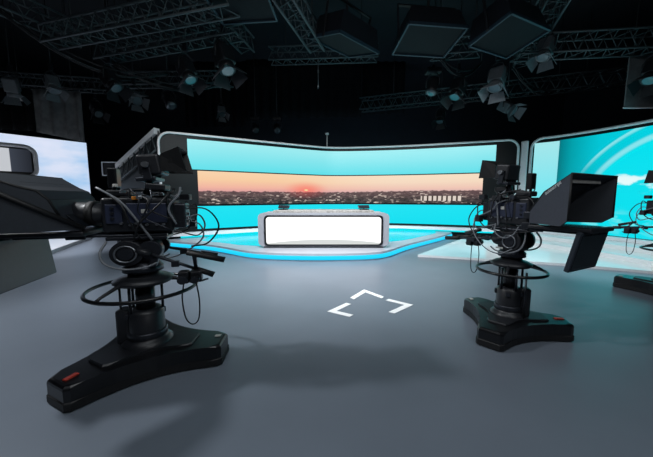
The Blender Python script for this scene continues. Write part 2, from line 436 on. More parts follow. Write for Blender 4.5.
im(MB().tube(rr(u0_, u1_, 2.12, 3.22, .3, .1), .07, 8, True), 'frame', M['trim'])
im(MB().hull(rr(u0_, u1_, 2.12, 3.22, .3, .035), rr(u0_, u1_, 2.12, 3.22, .3, .08)), 'backing', M['gloss'])
q = [la+du*(u0_+.08), la+du*(u1_-.12)]
im(MB().ribbon(q, ln_, .1, .08, 2.3, 3.1), 'picture', M['scr_inset'])

# ------------------------------------------------------------------ stage
front = [(-4.75, 8.2), (-3.06, 7.45), (-1.9, 6.62), (-1.4, 6.38), (-.7, 6.25), (.2, 6.24), (1.0, 6.36), (1.45, 6.66), (2.19, 7.6), (3.6, 9.1), (4.35, 10.0)]
fc = spline([Vector(p) for p in front], 5); fn = normals(fc, (0, 0))
back = [p+nq*.08 for p, nq in zip(*(lambda c: (c, normals(c, (0, 3))))(between(WC, -4.5, 4.4)))]
st = thing('stage_riser', 'low pale stage riser with glowing cyan front edge under the desk', 'stage', (0, 8.5, 0))
def sm(mb, name, m): return mb.make(name, m, st, Matrix.Translation((0, -8.5, 0)))
sm(MB().prism([(p.x, p.y) for p in fc]+[(p.x, p.y) for p in back[::-1]], 0, .17, 0), 'deck', M['deck'])
lab(sm(MB().ribbon(fc, fn, .02, 0, .03, .12), 'light_strip', M['led']), 'cyan light strip along the front edge')
inner = [p-nq*(.38+.42*max(0., min(1., (2.5-abs(p.x))/.8))) for p, nq in zip(fc, fn)][3:-2]
def wally(x):
    c = between(WC, x-.001, x+.001); return c[0].y
inner = [p for p in inner if p.y < wally(p.x)-.2]
bk = [p+nq*.09 for p, nq in zip(*(lambda c: (c, normals(c, (0, 3))))(between(WC, inner[0].x-.15, inner[-1].x+.15)))]
lab(sm(MB().prism([(p.x, p.y) for p in inner]+[(p.x, p.y) for p in bk[::-1]], .165, .174), 'lit_floor_panel', M['ledfloor']), 'glowing cyan floor panel behind the desk')

# right platform with two steps following the globe wall
def off_arc(o, a=0., b=1.): q, w = rsub(a, b); return [(p.x+v.x*o, p.y+v.y*o) for p, v in zip(q, w)]
rp = thing('white_platform', 'glossy white low platform with steps in front of the globe wall', 'platform', (6, 7, 0))
def pm(mb, name, m): return mb.make(name, m, rp, Matrix.Translation((-6, -7, 0)))
arc = off_arc(.215)
pm(MB().prism([(2.15, 6.72), (4.87, 5.82), (5.97, 5.2), (7.2, 4.3)] + off_arc(.215)[::-1] + [(4.75, 9.75)], 0, .05), 'base', M['plat'])
def stepm(o, z0, z1):
    c = off_arc(o); return MB().prism(c+off_arc(.215)[::-1], z0, z1, .012, 1)
pm(stepm(1.75, .05, .15), 'step', M['plat'])
pm(stepm(.95, .15, .25), 'step', M['plat'])

tag(MB().prism([(-6.74, 6.95), (-7.9, 9.64), (-9.4, 11.9), (-9.9, 11.9), (-13.2, 7.6), (-12, 5.6)], 0, .1, .01, 1).make('white_platform', M['plat']),
    'white low platform at the foot of the pale sky screen', 'platform')

# ------------------------------------------------------------------ anchor desk
dk = thing('anchor_desk', 'pale grey anchor desk with a bright white rounded front screen', 'desk', (-.07, 7.4, .174))
def dm(mb, name, m): return mb.make(name, m, dk)
def rrect(x0, x1, z0, z1, r, y, n=6):
    pts = []
    for cx, cz, s in ((x1-r, z1-r, 0), (x0+r, z1-r, 1), (x0+r, z0+r, 2), (x1-r, z0+r, 3)):
        for k in range(n+1):
            a = (s+k/n)*PI/2; pts.append((cx+r*math.cos(a), y, cz+r*math.sin(a)))
    return pts
HW = 1.58
bodyd = MB().hull(rrect(-HW, HW, .035, .84, .11, -.45), rrect(-HW, HW, .035, .84, .11, .45))
dm(bodyd, 'body', M['desk'])
dm(MB().box((0, 0, .026), (2*HW-.24, .86, .05), None, .005), 'shadow_strip', M['gloss'])  # black strip put in for the dark shadow line under the desk
dm(MB().hull(rrect(-1.43, 1.43, .05, .79, .09, -.475), rrect(-1.43, 1.43, .05, .79, .09, -.44)), 'bezel', M['gloss'])
sc = MB(); lay = sc.bm.loops.layers.uv.new('UVMap')
sc.hull(rrect(-1.38, 1.38, .09, .75, .07, -.487), rrect(-1.38, 1.38, .09, .75, .07, -.46))
for f in sc.bm.faces:
    for l in f.loops: l[lay].uv = ((l.vert.co.x+1.38)/2.76, (l.vert.co.z-.09)/.66)
lab(dm(sc, 'front_screen', M['scr_desk']), 'bright white screen on the front')
topc = [(-1.25, -.25), (1.25, -.25), (1.2, .3), (.8, .42), (0, .46), (-.8, .42), (-1.2, .3)]
dm(MB().prism(topc, .83, .90, .02), 'top_inlay', M['desktop'])
for sx, lb_ in ((-1, 'small dark monitor tilted on the left end of the desk'), (1, 'small dark monitor tilted on the right end of the desk')):
    t = thing('desk_monitor', lb_, 'monitor', (-.07+sx*1.04, 7.45, 1.0745), sx*.5, 'monitors on the anchor desk')
    MB().box((0, 0, .012), (.2, .14, .024), None, .006).make('base', M['metal'], t)
    MB().box((0, .03, .075), (.34, .03, .09), RX(-.5), .008).make('screen', M['metal'], t)
    MB().cyl((0, .02, .02), (0, .03, .06), .015, seg=10).make('neck', M['metal'], t)

# little sensor on a pole above the wall
t = thing('sensor_pole', 'thin white pole with a small cap on top of the video wall', 'sensor', (.02, 11.25, 3.24))
MB().cyl((0, 0, 0), (0, 0, .5), .018, seg=10).make('pole', M['white'], t)
MB().lathe((0, 0, .48), [(.03, 0), (.07, .02), (.07, .07), (.03, .09)], 14).make('cap', M['white'], t)
MB().lathe((0, 0, 0), [(.06, -.02), (.06, .015), (.025, .03)], 14).make('foot', M['white'], t)

# ------------------------------------------------------------------ white tape corners on the floor
def ell(v, a, b, w=.075):
    v, a, b = Vector(v), Vector(a), Vector(b); da, db = (a-v).normalized(), (b-v).normalized()
    s_ = abs(da.x*db.y-da.y*db.x); k = w/s_
    return [v, a, a+db*k, v+da*k+db*k, b+da*k, b]
for (v, a, b, l) in (((.01, 3.43), (.26, 3.72), (.27, 3.27), 'white tape corner on the floor, nearest the left camera'),
                     ((.57, 4.28), (.33, 3.92), (.81, 3.96), 'white tape corner on the floor, nearest the anchor desk'),
                     ((1.13, 3.65), (.86, 3.87), (.82, 3.37), 'white tape corner on the floor, nearest the right camera')):
    P = ell(v, a, b); c = Vector((sum(p.x for p in P)/6, sum(p.y for p in P)/6))
    o = MB().prism([(p.x-c.x, p.y-c.y) for p in P], 0, .004).make('overlay_corner', M['overlay']); o.location = (c.x, c.y, .0005)  # navigation icon of the tour viewer, built as thin floor strips
    tag(o, l, 'floor marking', 'white tape corners on the floor')

# ------------------------------------------------------------------ studio camera on pedestal
def text_mesh(txt, size, m, parent, mtx, name):
    cu = bpy.data.curves.new(name, 'FONT'); cu.body = txt; cu.size = size; cu.extrude = .001; cu.align_x = 'LEFT'
    tmp = bpy.data.objects.new('tmp_text', cu); COL.objects.link(tmp)
    dg = bpy.context.evaluated_depsgraph_get(); me = bpy.data.meshes.new_from_object(tmp.evaluated_get(dg))
    bpy.data.objects.remove(tmp); bpy.data.curves.remove(cu)
    me.transform(mtx); me.materials.clear(); me.materials.append(m); me.name = name
    o = bpy.data.objects.new(name, me); COL.objects.link(o); o.parent = parent; return o

def make_camera(label, loc, base_ang, axis_ang, s=1., base_R=.55, ring_R=.31, bar_drop=.06, bar_len=.72, spread=.10, letter=True, seed=1, flare=.42, box_ang=-2.18, left=False):
    rnd = random.Random(seed)
    root = thing('studio_camera', label, 'studio camera', (loc[0], loc[1], 0), 0, 'pedestal studio cameras')
    Bm = Matrix.Rotation(base_ang, 4, 'Z')
    Hm = Matrix.Rotation(axis_ang, 4, 'Z') @ Matrix.Diagonal((s, s, 1, 1))
    def bp(mb, name, m, par=root): return mb.make(name, m, par, Bm)
    def hp(mb, name, m, par=root): return mb.make(name, m, par, Hm)
    # -- three lobed base
    def tri(R, hw, mid, n=9):
        pts = []
        for k in range(3):
            a = 2*PI*k/3; ca, sa = math.cos(a), math.sin(a)
            for x, y in ((R-.1, -hw-.015), (R-.03, -hw), (R, -hw*.8), (R, hw*.8), (R-.03, hw), (R-.1, hw+.015)):
                pts.append((x*ca-y*sa, x*sa+y*ca))
            e0 = Vector(pts[-1]); a2 = 2*PI*(k+1)/3
            e1 = Vector(((R-.1)*math.cos(a2)+(hw+.015)*math.sin(a2), (R-.1)*math.sin(a2)-(hw+.015)*math.cos(a2)))
            c = Vector((math.cos(a+PI/3), math.sin(a+PI/3)))*mid
            ctrl = c*2-(e0+e1)/2
            for j in range(1, n):
                t = j/n; q = e0*(1-t)**2+ctrl*2*t*(1-t)+e1*t*t; pts.append((q.x, q.y))
        return pts
    r = base_R; hw = .12*r/.55
    skirt = bp(MB().prism(tri(r, hw, r*.50), .012, .07, .008, 1), 'base_skirt', M['rubber'])
    base = bp(MB().prism(tri(r-.006, hw-.006, r*.50), .07, .178, .03, 3), 'pedestal_base', M['gloss'])
    plate = bp(MB().prism(tri(r*.62, hw*.8, r*.33), .172, .195, .01, 1), 'top_plate', M['black'], base)
    for k in range(3):
        a = 2*PI*k/3; ca = RZ(a)
        w = MB().cyl(ca @ Vector((r-.14, -.03, .035)), ca @ Vector((r-.14, .03, .035)), .035, seg=14)
        bp(w, 'castor', M['rubber'])
        for sd in (-1, 1):
            bp(MB().box(ca @ Vector((r-.17, sd*(hw-.005), .118)), (.11, .02, .03), ca, .006), 'side_slot', M['rubber'], base)
    a = 0
    lab(bp(MB().box(RZ(2*PI/3*0) @ Vector((r-.075, .05, .182)), (.05, .035, .008), None, .002), 'warning_plate', M['pale'], base), 'small pale plate on the base tip')
    lab(bp(MB().box(RZ(4*PI/3) @ Vector((r-.09, .02, .182)), (.085, .035, .01), RZ(4*PI/3+.2), .002), 'warning_plate', M['red'], base), 'red plate on the base tip')
    # -- column
    cs = base_R/.55
    col = bp(MB().lathe((0, 0, 0), [(.165*cs, .17), (.165*cs, .2), (.14*cs, .225), (.128*cs, .235), (.115*cs, .30), (.115*cs, .45), (.095*cs, .475), (.08*cs, .48)], 32), 'column', M['black'])
    bp(MB().lathe((0, 0, 0), [(.124*cs, .235), (.129*cs, .245), (.129*cs, .285), (.124*cs, .295)], 32), 'column_band', M['metal'], col)
    bp(MB().lathe((0, 0, 0), [(.062*cs, .47), (.062*cs, .70)], 24), 'inner_column', M['gloss'], col)
    bp(MB().box(RZ(box_ang) @ Vector((.14*cs, 0, .335)), (.09*cs, .11*cs, .29), RZ(box_ang), .02), 'balance_cylinder', M['black'], col)
    for a in (.4, 1.6, 2.9, 4.1):
        bp(MB().cyl((.105*cs*math.cos(a), .105*cs*math.sin(a), .46), (.105*cs*math.cos(a), .105*cs*math.sin(a), .68), .011, seg=10), 'guide_rod', M['metal'], col)
    bp(MB().cyl((-.16*cs, -.03, .17), (-.16*cs, -.03, .66), .009, seg=8), 'brake_rod', M['metal'], col)
    for a in (.9, 2.3, 3.6):
        bp(MB().box((.117*cs*math.cos(a), .117*cs*math.sin(a), .42), (.03, .045, .05), RZ(a), .008), 'latch', M['metal'], col)
    # -- steering ring
    n_ = 48
    ring = bp(MB().tube([(ring_R*math.cos(2*PI*k/n_), ring_R*math.sin(2*PI*k/n_), .655) for k in range(n_)], .0145, 10, True), 'steering_ring', M['gloss'])
    for a in (.15, .15+2*PI/3, .15+4*PI/3):
        d = Vector((math.cos(a), math.sin(a), 0))
        bp(MB().tube([d*.13+Vector((0, 0, .725)), d*(ring_R*.6)+Vector((0, 0, .715)), d*(ring_R*.9)+Vector((0, 0, .675)), d*ring_R+Vector((0, 0, .655))], [.02, .016, .012, .011], 8), 'ring_spoke', M['black'], ring)
    bp(MB().lathe((0, 0, 0), [(.08, .685), (.17*s, .70), (.185*s, .715), (.185*s, .73), (.15*s, .75), (.10*s, .765), (.09*s, .80)], 32), 'steering_hub', M['black'])
    # -- pan and tilt head
    head = hp(MB().lathe((0, 0, 0), [(.10, .79), (.125, .80), (.125, .84), (.105, .86), (.105, .88)], 28), 'pan_head', M['metal'])
    hp(MB().box((0, 0, .955), (.24, .17, .20), None, .045, 3), 'head_body', M['black'], head)
    for sd in (-1, 1):
        hp(MB().cyl((.05, sd*.07, .965), (.05, sd*.135, .965), .105, .095, 28), 'tilt_drum', M['black'], head)
        hp(MB().cyl((.05, sd*.133, .965), (.05, sd*.146, .965), .05, .045, 24), 'drum_cap', M['metal'], head)
        hp(MB().tube([(.05+.062*math.cos(2*PI*k/24), sd*.148, .965+.062*math.sin(2*PI*k/24)) for k in range(24)], .006, 6, True), 'drum_ring', M['steel'], head)
    for sd in (-1, 1):
        hp(MB().cyl((-.08, sd*.06, .985), (-.08, sd*.125, .985), .075, .068, 28), 'counterbalance_drum', M['metal'], head)
        hp(MB().tube(spline([Vector(v) for v in ((.17, sd*.09, 1.06), (.19, sd*.14, .98), (.16, sd*.16, .90), (.06, sd*.17, .855), (-.06, sd*.165, .86), (-.13, sd*.15, .89))], 6), .008, 6), 'head_cable', M['cable'], head)
    hp(MB().box((.09, -.1, .88), (.06, .05, .09), RY(.3), .012), 'drag_lever', M['metal'], head)
    hp(MB().box((-.1, .1, .90), (.05, .05, .1), RY(-.3), .012), 'drag_lever', M['metal'], head)
    lab(hp(MB().box((-.04, -.147, .89), (.07, .008, .016), None, .002), 'name_strip', M['pale'], head), 'pale strip on the head')
    hp(MB().box((0, 0, 1.075), (.36, .17, .03), None, .008), 'tilt_plate', M['metal'], head)
    # -- rails and camera body
    for sd in (-1, 1):
        hp(MB().cyl((-.18, sd*.07, 1.10), (.66, sd*.07, 1.10), .011, seg=10), 'rail', M['metal'])
    body = hp(MB().box((-.02, 0, 1.26), (.42, .19, .27), None, .022, 3), 'camera_body', M['black'])
    for sd in (-1, 1):
        hp(MB().box((-.075, sd*.097, 1.275), (.235, .014, .155), None, .008), 'side_panel', M['panel'], body)
        hp(MB().box((.115, sd*.097, 1.27), (.095, .016, .15), None, .008), 'lens_panel', M['panel'], body)
        for k in range(6):
            x, z = -.17+.05*k+rnd.uniform(-.01, .01), 1.185+rnd.choice((0, .012))
            hp(MB().cyl((x, sd*.095, z), (x, sd*.115, z), .009, seg=10), 'connector', M['steel'], body)
        lab(hp(MB().box((-.06, sd*.105, 1.29), (.035, .004, .03), None, .001), 'sticker', M['pale'], body), 'pale sticker')
        for k in range(3):
            z = 1.235+.04*k
            hp(MB().cyl((.12, sd*.1, z), (.12, sd*.116, z), .011, seg=10), 'dial', M['metal'], body)
    hp(MB().box((-.25, 0, 1.25), (.10, .15, .20), None, .015), 'rear_adaptor', M['metal'], body)
    for k in range(5):
        hp(MB().box((-.302, -.05+.025*k, 1.2+.03*(k % 3)), (.02, .018, .022), None, .003), 'socket', M['steel'], body)
    hp(MB().tube([(.13, 0, 1.37), (.11, 0, 1.44), (.06, 0, 1.455), (-.14, 0, 1.455), (-.18, 0, 1.43), (-.19, 0, 1.37)], .014, 10), 'carry_handle', M['black'], body)
    lens = hp(MB().cyl((.17, 0, 1.27), (.36, 0, 1.27), .082, .092, 32), 'lens', M['black'])
    hp(MB().cyl((.24, 0, 1.27), (.28, 0, 1.27), .098, .098, 32), 'focus_ring', M['rubber'], lens)
    hp(MB().cyl((.36, 0, 1.27), (.364, 0, 1.27), .078, .078, 32), 'front_glass', M['glass'], lens)
    hp(MB().tube([(.366, .086*math.cos(2*PI*k/28), 1.27+.086*math.sin(2*PI*k/28)) for k in range(28)], .006, 6, True), 'lens_rim', M['steel'], lens)
    hp(MB().box((.2, -.10, 1.23), (.1, .05, .07), None, .01), 'zoom_motor', M['metal'], lens)
    # tally / talkback box
    hp(MB().box((.135, 0, 1.55), (.055, .075, .15), None, .008), 'tally_box', M['gloss'], body)
    hp(MB().cyl((.135, 0, 1.37), (.135, 0, 1.48), .012, seg=10), 'tally_post', M['metal'], body)
    hp(MB().box((.1, 0, 1.43), (.14, .12, .05), None, .012), 'top_bracket', M['black'], body)
    # -- viewfinder at the rear
    Vm = Hm @ Matrix.Translation((.07, 0, .05))
    def vp(mb, name, m, par=root): return mb.make(name, m, par, Vm)
    vf = vp(MB().box((-.17, 0, 1.60), (.14, .20, .16), RY(.12), .02, 3), 'viewfinder', M['black'])
    rear = [(-.24, -.09, 1.55), (-.24, .09, 1.55), (-.24, .09, 1.68), (-.24, -.09, 1.68)]
    tip = [(-.40, -.12, 1.55), (-.40, .12, 1.55), (-.36, .135, 1.735), (-.36, -.135, 1.735)]
    hd = MB()
    for k in range(4):
        k2 = (k+1) % 4
        if k != 0: hd.slab([rear[k], rear[k2], tip[k2], tip[k]], .008)
    vp(hd, 'viewfinder_hood', M['rubber'], vf)
    vp(MB().box((-.243, 0, 1.61), (.006, .165, .115), RY(.12), .002), 'viewfinder_screen', M['glass'], vf)
    vp(MB().cyl((-.12, 0, 1.37), (-.16, 0, 1.54), .022, .026, 12), 'viewfinder_post', M['metal'], vf)
    vp(MB().box((-.15, 0, 1.49), (.12, .22, .03), RY(.1), .008), 'viewfinder_yoke', M['metal'], vf)
    for sd in (-1, 1):
        vp(MB().box((-.16, sd*.112, 1.55), (.05, .016, .13), RY(.12), .005), 'yoke_arm', M['metal'], vf)
        vp(MB().cyl((-.16, sd*.115, 1.595), (-.16, sd*.145, 1.595), .024, .02, 14), 'yoke_knob', M['steel'], vf)
    vp(MB().box((-.20, .03, 1.43), (.12, .15, .05), RY(-.1), .01), 'viewfinder_base', M['black'], vf)
    # -- prompter: hood, glass tray and talent monitor
    rx, fx = .24, .62; rw_, fw = .17, .17+flare*.5
    zr0, zr1, zf0, zf1 = 1.165, 1.30, 1.20, 1.575
    prof = [(rx, zr1-.02), (rx+.14, zr1+.14), (fx, zf1)]
    if left: zf1 = 1.56; prof = [(rx+.09, 1.24), (rx+.13, 1.38), (rx+.17, 1.44), (rx+.24, 1.47), (fx, zf1)]
    hood = None
    for sd in (-1, 1):
        pts = [(rx, sd*rw_, zr0), (fx-.06, sd*(fw-.02), zf0-.03), (fx, sd*fw, zf0+.02)] + [(x, 0, z) for x, z in prof[::-1]]
        # keep the panel flat: y follows x only
        pts = [(x, sd*(rw_+(fw-rw_)*(x-rx)/(fx-rx)), z) for x, y, z in pts]
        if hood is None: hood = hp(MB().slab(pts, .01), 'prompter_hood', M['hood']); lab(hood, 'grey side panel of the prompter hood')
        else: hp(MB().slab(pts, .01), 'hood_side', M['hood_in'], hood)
    ywid = lambda x: rw_+(fw-rw_)*(x-rx)/(fx-rx)
    roof = MB()
    for (xa, za), (xb, zb) in zip(prof, prof[1:]):
        roof.slab([(xa, -ywid(xa), za), (xa, ywid(xa), za), (xb, ywid(xb), zb), (xb, -ywid(xb), zb)], .012)
    hp(roof, 'hood_roof', M['hood_in'], hood)
    ed = MB()
    for sd in (-1, 1):
        ed.tube([(x, sd*ywid(x), z) for x, z in prof] + [(fx, sd*fw, zf0+.02)], .009, 6)
        if left: ed.tube([(rx, sd*(ywid(rx)+.012), zr0+.01), (fx, sd*(fw+.012), zf1-.06)], .016, 8)
    ed.tube([(fx, -fw, zf1), (fx, fw, zf1)], .009, 6)
    hp(ed, 'hood_edging', M['rubber'], hood)
    lab(hp(MB().box((fx-.05, -.02, zf1-.05), (.01, fw*1.25, .03), RY(.0), .003), 'hood_label', M['pale'], hood), 'pale strip inside the front top edge')
    hp(MB().slab([(rx+.02, -.16, 1.18), (rx+.02, .16, 1.18), (fx-.10, .2, 1.50), (fx-.10, -.2, 1.50)], .006), 'mirror_glass', M['glass'], hood)
    if letter:
        sd = -1; a0 = Vector((rx+.14, -ywid(rx+.14)-.0065, 0)); dirx = Vector((fx-rx, -(fw-rw_), 0)).normalized()
        th = math.atan2(zf1-zr1-.14, fx-rx-.14)
        ex = dirx*math.cos(th)+Vector((0, 0, math.sin(th))); nrm = Vector((dirx.y, -dirx.x, 0)); ey = nrm.cross(ex)
        o_ = Vector((rx+.16, -ywid(rx+.16), zr1+.115))+nrm*.006
        mt = Matrix((( ex.x, ey.x, nrm.x, o_.x), (ex.y, ey.y, nrm.y, o_.y), (ex.z, ey.z, nrm.z, o_.z), (0, 0, 0, 1)))
        lab(text_mesh('autoscript', .046, M['white'], hood, Hm @ mt, 'lettering'), 'white lettering along the hood edge')
    tray = hp(MB().box((.47, 0, 1.135), (.46, .40, .034), None, .008), 'prompter_tray', M['black'])
    hp(MB().box((.48, 0, 1.1535), (.40, .34, .004), None, .001), 'prompter_screen', M['glass'], tray)
    for sd in (-1, 1): hp(MB().box((.3, sd*.16, 1.115), (.1, .02, .05), None, .005), 'tray_bracket', M['metal'], tray)
    mx, mz, mw, mh, mt_ = (.675, .925, .52, .36, .1) if left else (.605, .955, .47, .34, .2)
    mon = hp(MB().box((mx, 0, mz), (.04, mw, mh), RY(mt_), .01), 'talent_monitor', M['backplate'])
    hp(MB().box((mx+.021, 0, mz-.003), (.006, mw-.04, mh-.05), RY(mt_), .002), 'monitor_face', M['glass'], mon)
    for sd in (-1, 1):
        hp(MB().box((mx+.02, sd*.12, 1.115), (.03, .03, .06), None, .005), 'monitor_hinge', M['metal'], mon)
    # -- pan bars with grips, demand units and cable loops
    for sd in (-1, 1):
        y0, y1 = sd*.12, sd*spread
        dr = bar_drop+(.10 if left and sd > 0 else 0.)
        p0 = Vector((-.04, y0+sd*.01, .98)); p1 = Vector((-bar_len, y1, .98-dr))
        bar = hp(MB().tube([p0, p0.lerp(p1, .5), p0.lerp(p1, .8)], .012, 10), 'pan_bar', M['metal'])
        hp(MB().cyl(p0+Vector((.03, 0, .01)), p0.lerp(p1, .12), .026, .022, 14), 'bar_clamp', M['black'], bar)
        hp(MB().cyl(p0.lerp(p1, .72), p1, .02, .023, 14), 'grip', M['rubber'], bar)
        hp(MB().box(p0.lerp(p1, .45)+Vector((0, 0, -.012)), (.05, .03, .05), None, .006), 'bar_joint', M['metal'], bar)
    p0 = Vector((-.04, .13, .98)); p1 = Vector((-bar_len, spread, .98-bar_drop-(.10 if left else 0.)))
    q = p0.lerp(p1, .74)
    dem = hp(MB().box(q+Vector((0, .0, -.055)), (.075, .075, .095), None, .012), 'zoom_demand', M['black'])
    hp(MB().cyl(q+Vector((0, .03, -.07)), q+Vector((0, .075, -.07)), .03, .026, 16), 'thumb_wheel', M['metal'], dem)
    hp(MB().box(q+Vector((-.05, .02, -.09)), (.06, .015, .012), RY(.3), .003), 'trigger', M['metal'], dem)
    foc = hp(MB().box(q+Vector((.07, .03, -.05)), (.065, .07, .1), None, .012), 'focus_demand', M['black'])
    hp(MB().cyl(q+Vector((.07, .06, -.06)), q+Vector((.07, .105, -.06)), .032, .03, 16), 'focus_wheel', M['metal'], foc)
    hp(MB().cyl(q+Vector((0, .0, .01)), q+Vector((-.02, .16, .02+(.14 if left else .05))), .013, .013, 10), 'cross_bar', M['metal'], dem)
    up_ = .14 if left else .05
    hp(MB().cyl(q+Vector((.02, .15, .03+up_)), q+Vector((-.2, .17, -.035+up_)), .02, .022, 14), 'grip', M['rubber'], dem)
    lp_ = spline([q+Vector(v) for v in ((0, .03, -.09), (-.02, .05, -.25), (-.01, .05, -.40), (.03, .05, -.44), (.07, .05, -.38), (.085, .05, -.22), (.07, .05, -.09))], 6)
    hp(MB().tube(lp_, .005, 6), 'hanging_cable', M['cable_d'], dem)
    # cable loops round the head and rear
    for (pts, m_) in ((((-.28, -.05, 1.2), (-.36, -.08, 1.16), (-.38, -.1, 1.05), (-.30, -.14, .95), (-.16, -.17, .86), (.0, -.2, .84), (.1, -.17, .9)), 'cable'),
                      (((-.28, .03, 1.22), (-.37, .0, 1.25), (-.40, -.06, 1.15), (-.34, -.1, 1.06), (-.22, -.14, 1.09), (-.1, -.15, 1.12)), 'cable'),
                      (((-.27, -.04, 1.28), (-.34, -.08, 1.34), (-.33, -.10, 1.2), (-.25, -.12, 1.1), (-.12, -.13, 1.06), (.08, -.13, 1.05), (.25, -.12, 1.09)), 'cable_d'),
                      (((-.25, .05, 1.3), (-.42, .02, 1.3), (-.5, -.02, 1.15), (-.42, -.04, 1.0), (-.3, -.06, .97)), 'cable_d'),
                      (((-.15, -.1, 1.5), (-.12, -.13, 1.45), (-.02, -.13, 1.42), (.1, -.12, 1.4), (.2, -.1, 1.38), (.28, -.12, 1.2)), 'cable_d'),
                      (((-.1, -.14, 1.13), (-.07, -.19, 1.05), (.02, -.19, 1.0), (.1, -.17, 1.04), (.13, -.14, 1.12)), 'cable')):
        hp(MB().tube(spline([Vector(v) for v in pts], 6), .0065 if m_ == 'cable_d' else .006, 6), 'cable_loop', M[m_])
    for k in range(16 if left else 9):
        sd = -1 if k % 2 else 1
        a = Vector((rnd.uniform(-.3, .25), sd*rnd.uniform(.06, .13), rnd.uniform(1.36, 1.48))); b = Vector((rnd.uniform(-.34, .1), sd*rnd.uniform(.1, .15), rnd.uniform(1.0, 1.2)))
        c = (a+b)/2+Vector((rnd.uniform(-.1, .06), sd*rnd.uniform(.02, .07), rnd.uniform(-.06, .06)))
        hp(MB().tube(spline([a, a.lerp(c, .5)+Vector((-.03, sd*.03, .02)), c, b], 5), rnd.choice((.005, .006, .008)), 6), 'cable_loop', M[rnd.choice(('cable_d', 'cable_d', 'cable', 'metal'))])
    for k in range(7 if left else 4):
        sd = -1 if k % 2 else 1
        hp(MB().box((rnd.uniform(-.3, .1), sd*rnd.uniform(.1, .13), rnd.uniform(1.37, 1.5)), (.035, .02, .025), RZ(rnd.uniform(-1, 1)), .004), 'cable_tag', M[rnd.choice(('pale', 'steel', 'orange'))] if k < 3 else M['steel'])
    # small control boxes clamped about the camera
    for k, (c, d, m_) in enumerate((((-.10, -.13, 1.39), (.09, .05, .05), 'black'), ((.05, -.125, 1.40), (.06, .04, .04), 'metal'), ((-.27, -.11, 1.40), (.07, .06, .05), 'black'),
                                    ((-.3, -.12, 1.17), (.06, .06, .07), 'metal'), ((.2, -.14, 1.14), (.08, .05, .05), 'metal'))):
        hp(MB().box(c, d, RZ(rnd.uniform(-.3, .3)), .006), 'control_box', M[m_], body)
    return root

def ang(x, y): return math.atan2(y, x)
cam_r = make_camera('black pedestal studio camera right of the desk with its prompter hood wholly in view', (1.9, 2.93), math.radians(103), ang(.45, -.89), 1., .55, .31, .08, .74, .10)
cam_l = make_camera('large black pedestal studio camera nearest the viewer at the left', (-1.52, 2.36), math.radians(4), ang(-.95, -.25), 1.2, .64, .40, .12, .47, .13, seed=5, letter=False, box_ang=3.25, left=True)
cam_e = copy_tree(cam_r); cam_e.location = (4.9, 4.05, 0); cam_e.rotation_euler = (0, 0, math.radians(-8))
for ch in cam_e.children:       # this pedestal's base is turned differently under its head
    if ch.name.split('.')[0] in ('base_skirt', 'pedestal_base', 'castor'): ch.rotation_euler = (0, 0, math.radians(32))
cam_e['label'] = 'black pedestal studio camera cut off by the right edge of the picture'

# ------------------------------------------------------------------ rigging
def truss(label, p0, p1, size=.36, r=.024, mirror=False):
    p0, p1 = Vector(p0), Vector(p1); L = (p1-p0).length; d = (p1-p0).normalized()
    side = d.cross(Vector((0, 0, 1))).normalized(); up = Vector((0, 0, 1)); h = size/2
    t = thing('lighting_truss', label, 'truss', p0, 0, 'lighting trusses')
    O = -p0
    cs_ = [(-h, -h), (h, -h), (h, h), (-h, h)]
    for a, b in cs_:
        o = side*a+up*b; MB().cyl(o, o+d*L, r, seg=10).make('chord', M['truss'], t)
    lc = MB(); n_ = max(2, int(round(L/size))); st_ = L/n_
    for k in range(4):
        A_, B_ = cs_[k], cs_[(k+1) % 4]
        for i in range(n_):
            a = side*A_[0]+up*A_[1]+d*(st_*i); b = side*B_[0]+up*B_[1]+d*(st_*(i+.5)); c = side*A_[0]+up*A_[1]+d*(st_*(i+1))
            lc.cyl(a, b, .011, seg=6); lc.cyl(b, c, .011, seg=6)
    lc.make('lacing', M['truss'], t)
    for f in (.15, .85):
        q = d*(L*f)
        MB().cyl(q+up*h, q+up*(ZC-p0.z+(p0.z-p0.z)), .012, seg=6).make('hanger', M['cable_d'], t)
    return t
truss('long black truss above the right half of the video wall', (1.35, 11.9, 5.0), (9.3, 9.1, 5.0), .42)
truss('black truss pointing at the viewer above the middle of the desk', (-.9, 5.0, 5.0), (-.22, 7.3, 5.0), .34, .027)
truss('black truss receding over the right camera towards the globe wall', (4.1, 5.0, 5.5), (5.9, 9.3, 5.5), .42, .027)
truss('short black truss crossing over the globe wall at upper right', (4.6, 7.5, 5.0), (9.2, 7.0, 5.0), .42)
truss('black truss across the top left of the picture, upper one', (-6.3, 7.0, 5.0), (-1.7, 5.75, 5.0), .36)
truss('black truss across the top left of the picture, lower one', (-5.9, 8.0, 5.1), (-1.9, 6.8, 5.1), .36)
truss('black truss receding at upper left beside the dark flown panel', (-2.75, 6.0, 5.6), (-2.2, 8.6, 5.6), .38)
truss('black truss along the far left ceiling', (-7.6, 5.4, 5.6), (-6.4, 8.2, 5.6), .42)
truss('distant black truss behind the left lamps', (-6.4, 9.7, 5.1), (-3.0, 9.6, 5.1), .36)
truss('black truss beyond the left drape', (-11.2, 9.6, 5.15), (-6.3, 10.6, 5.15), .36)
truss('short black truss between the two right flown panels', (2.7, 7.9, 5.15), (3.9, 7.7, 5.15), .36)
truss('short distant black truss above the black drapes', (-1.7, 9.2, 5.6), (1.5, 9.0, 5.6), .36)

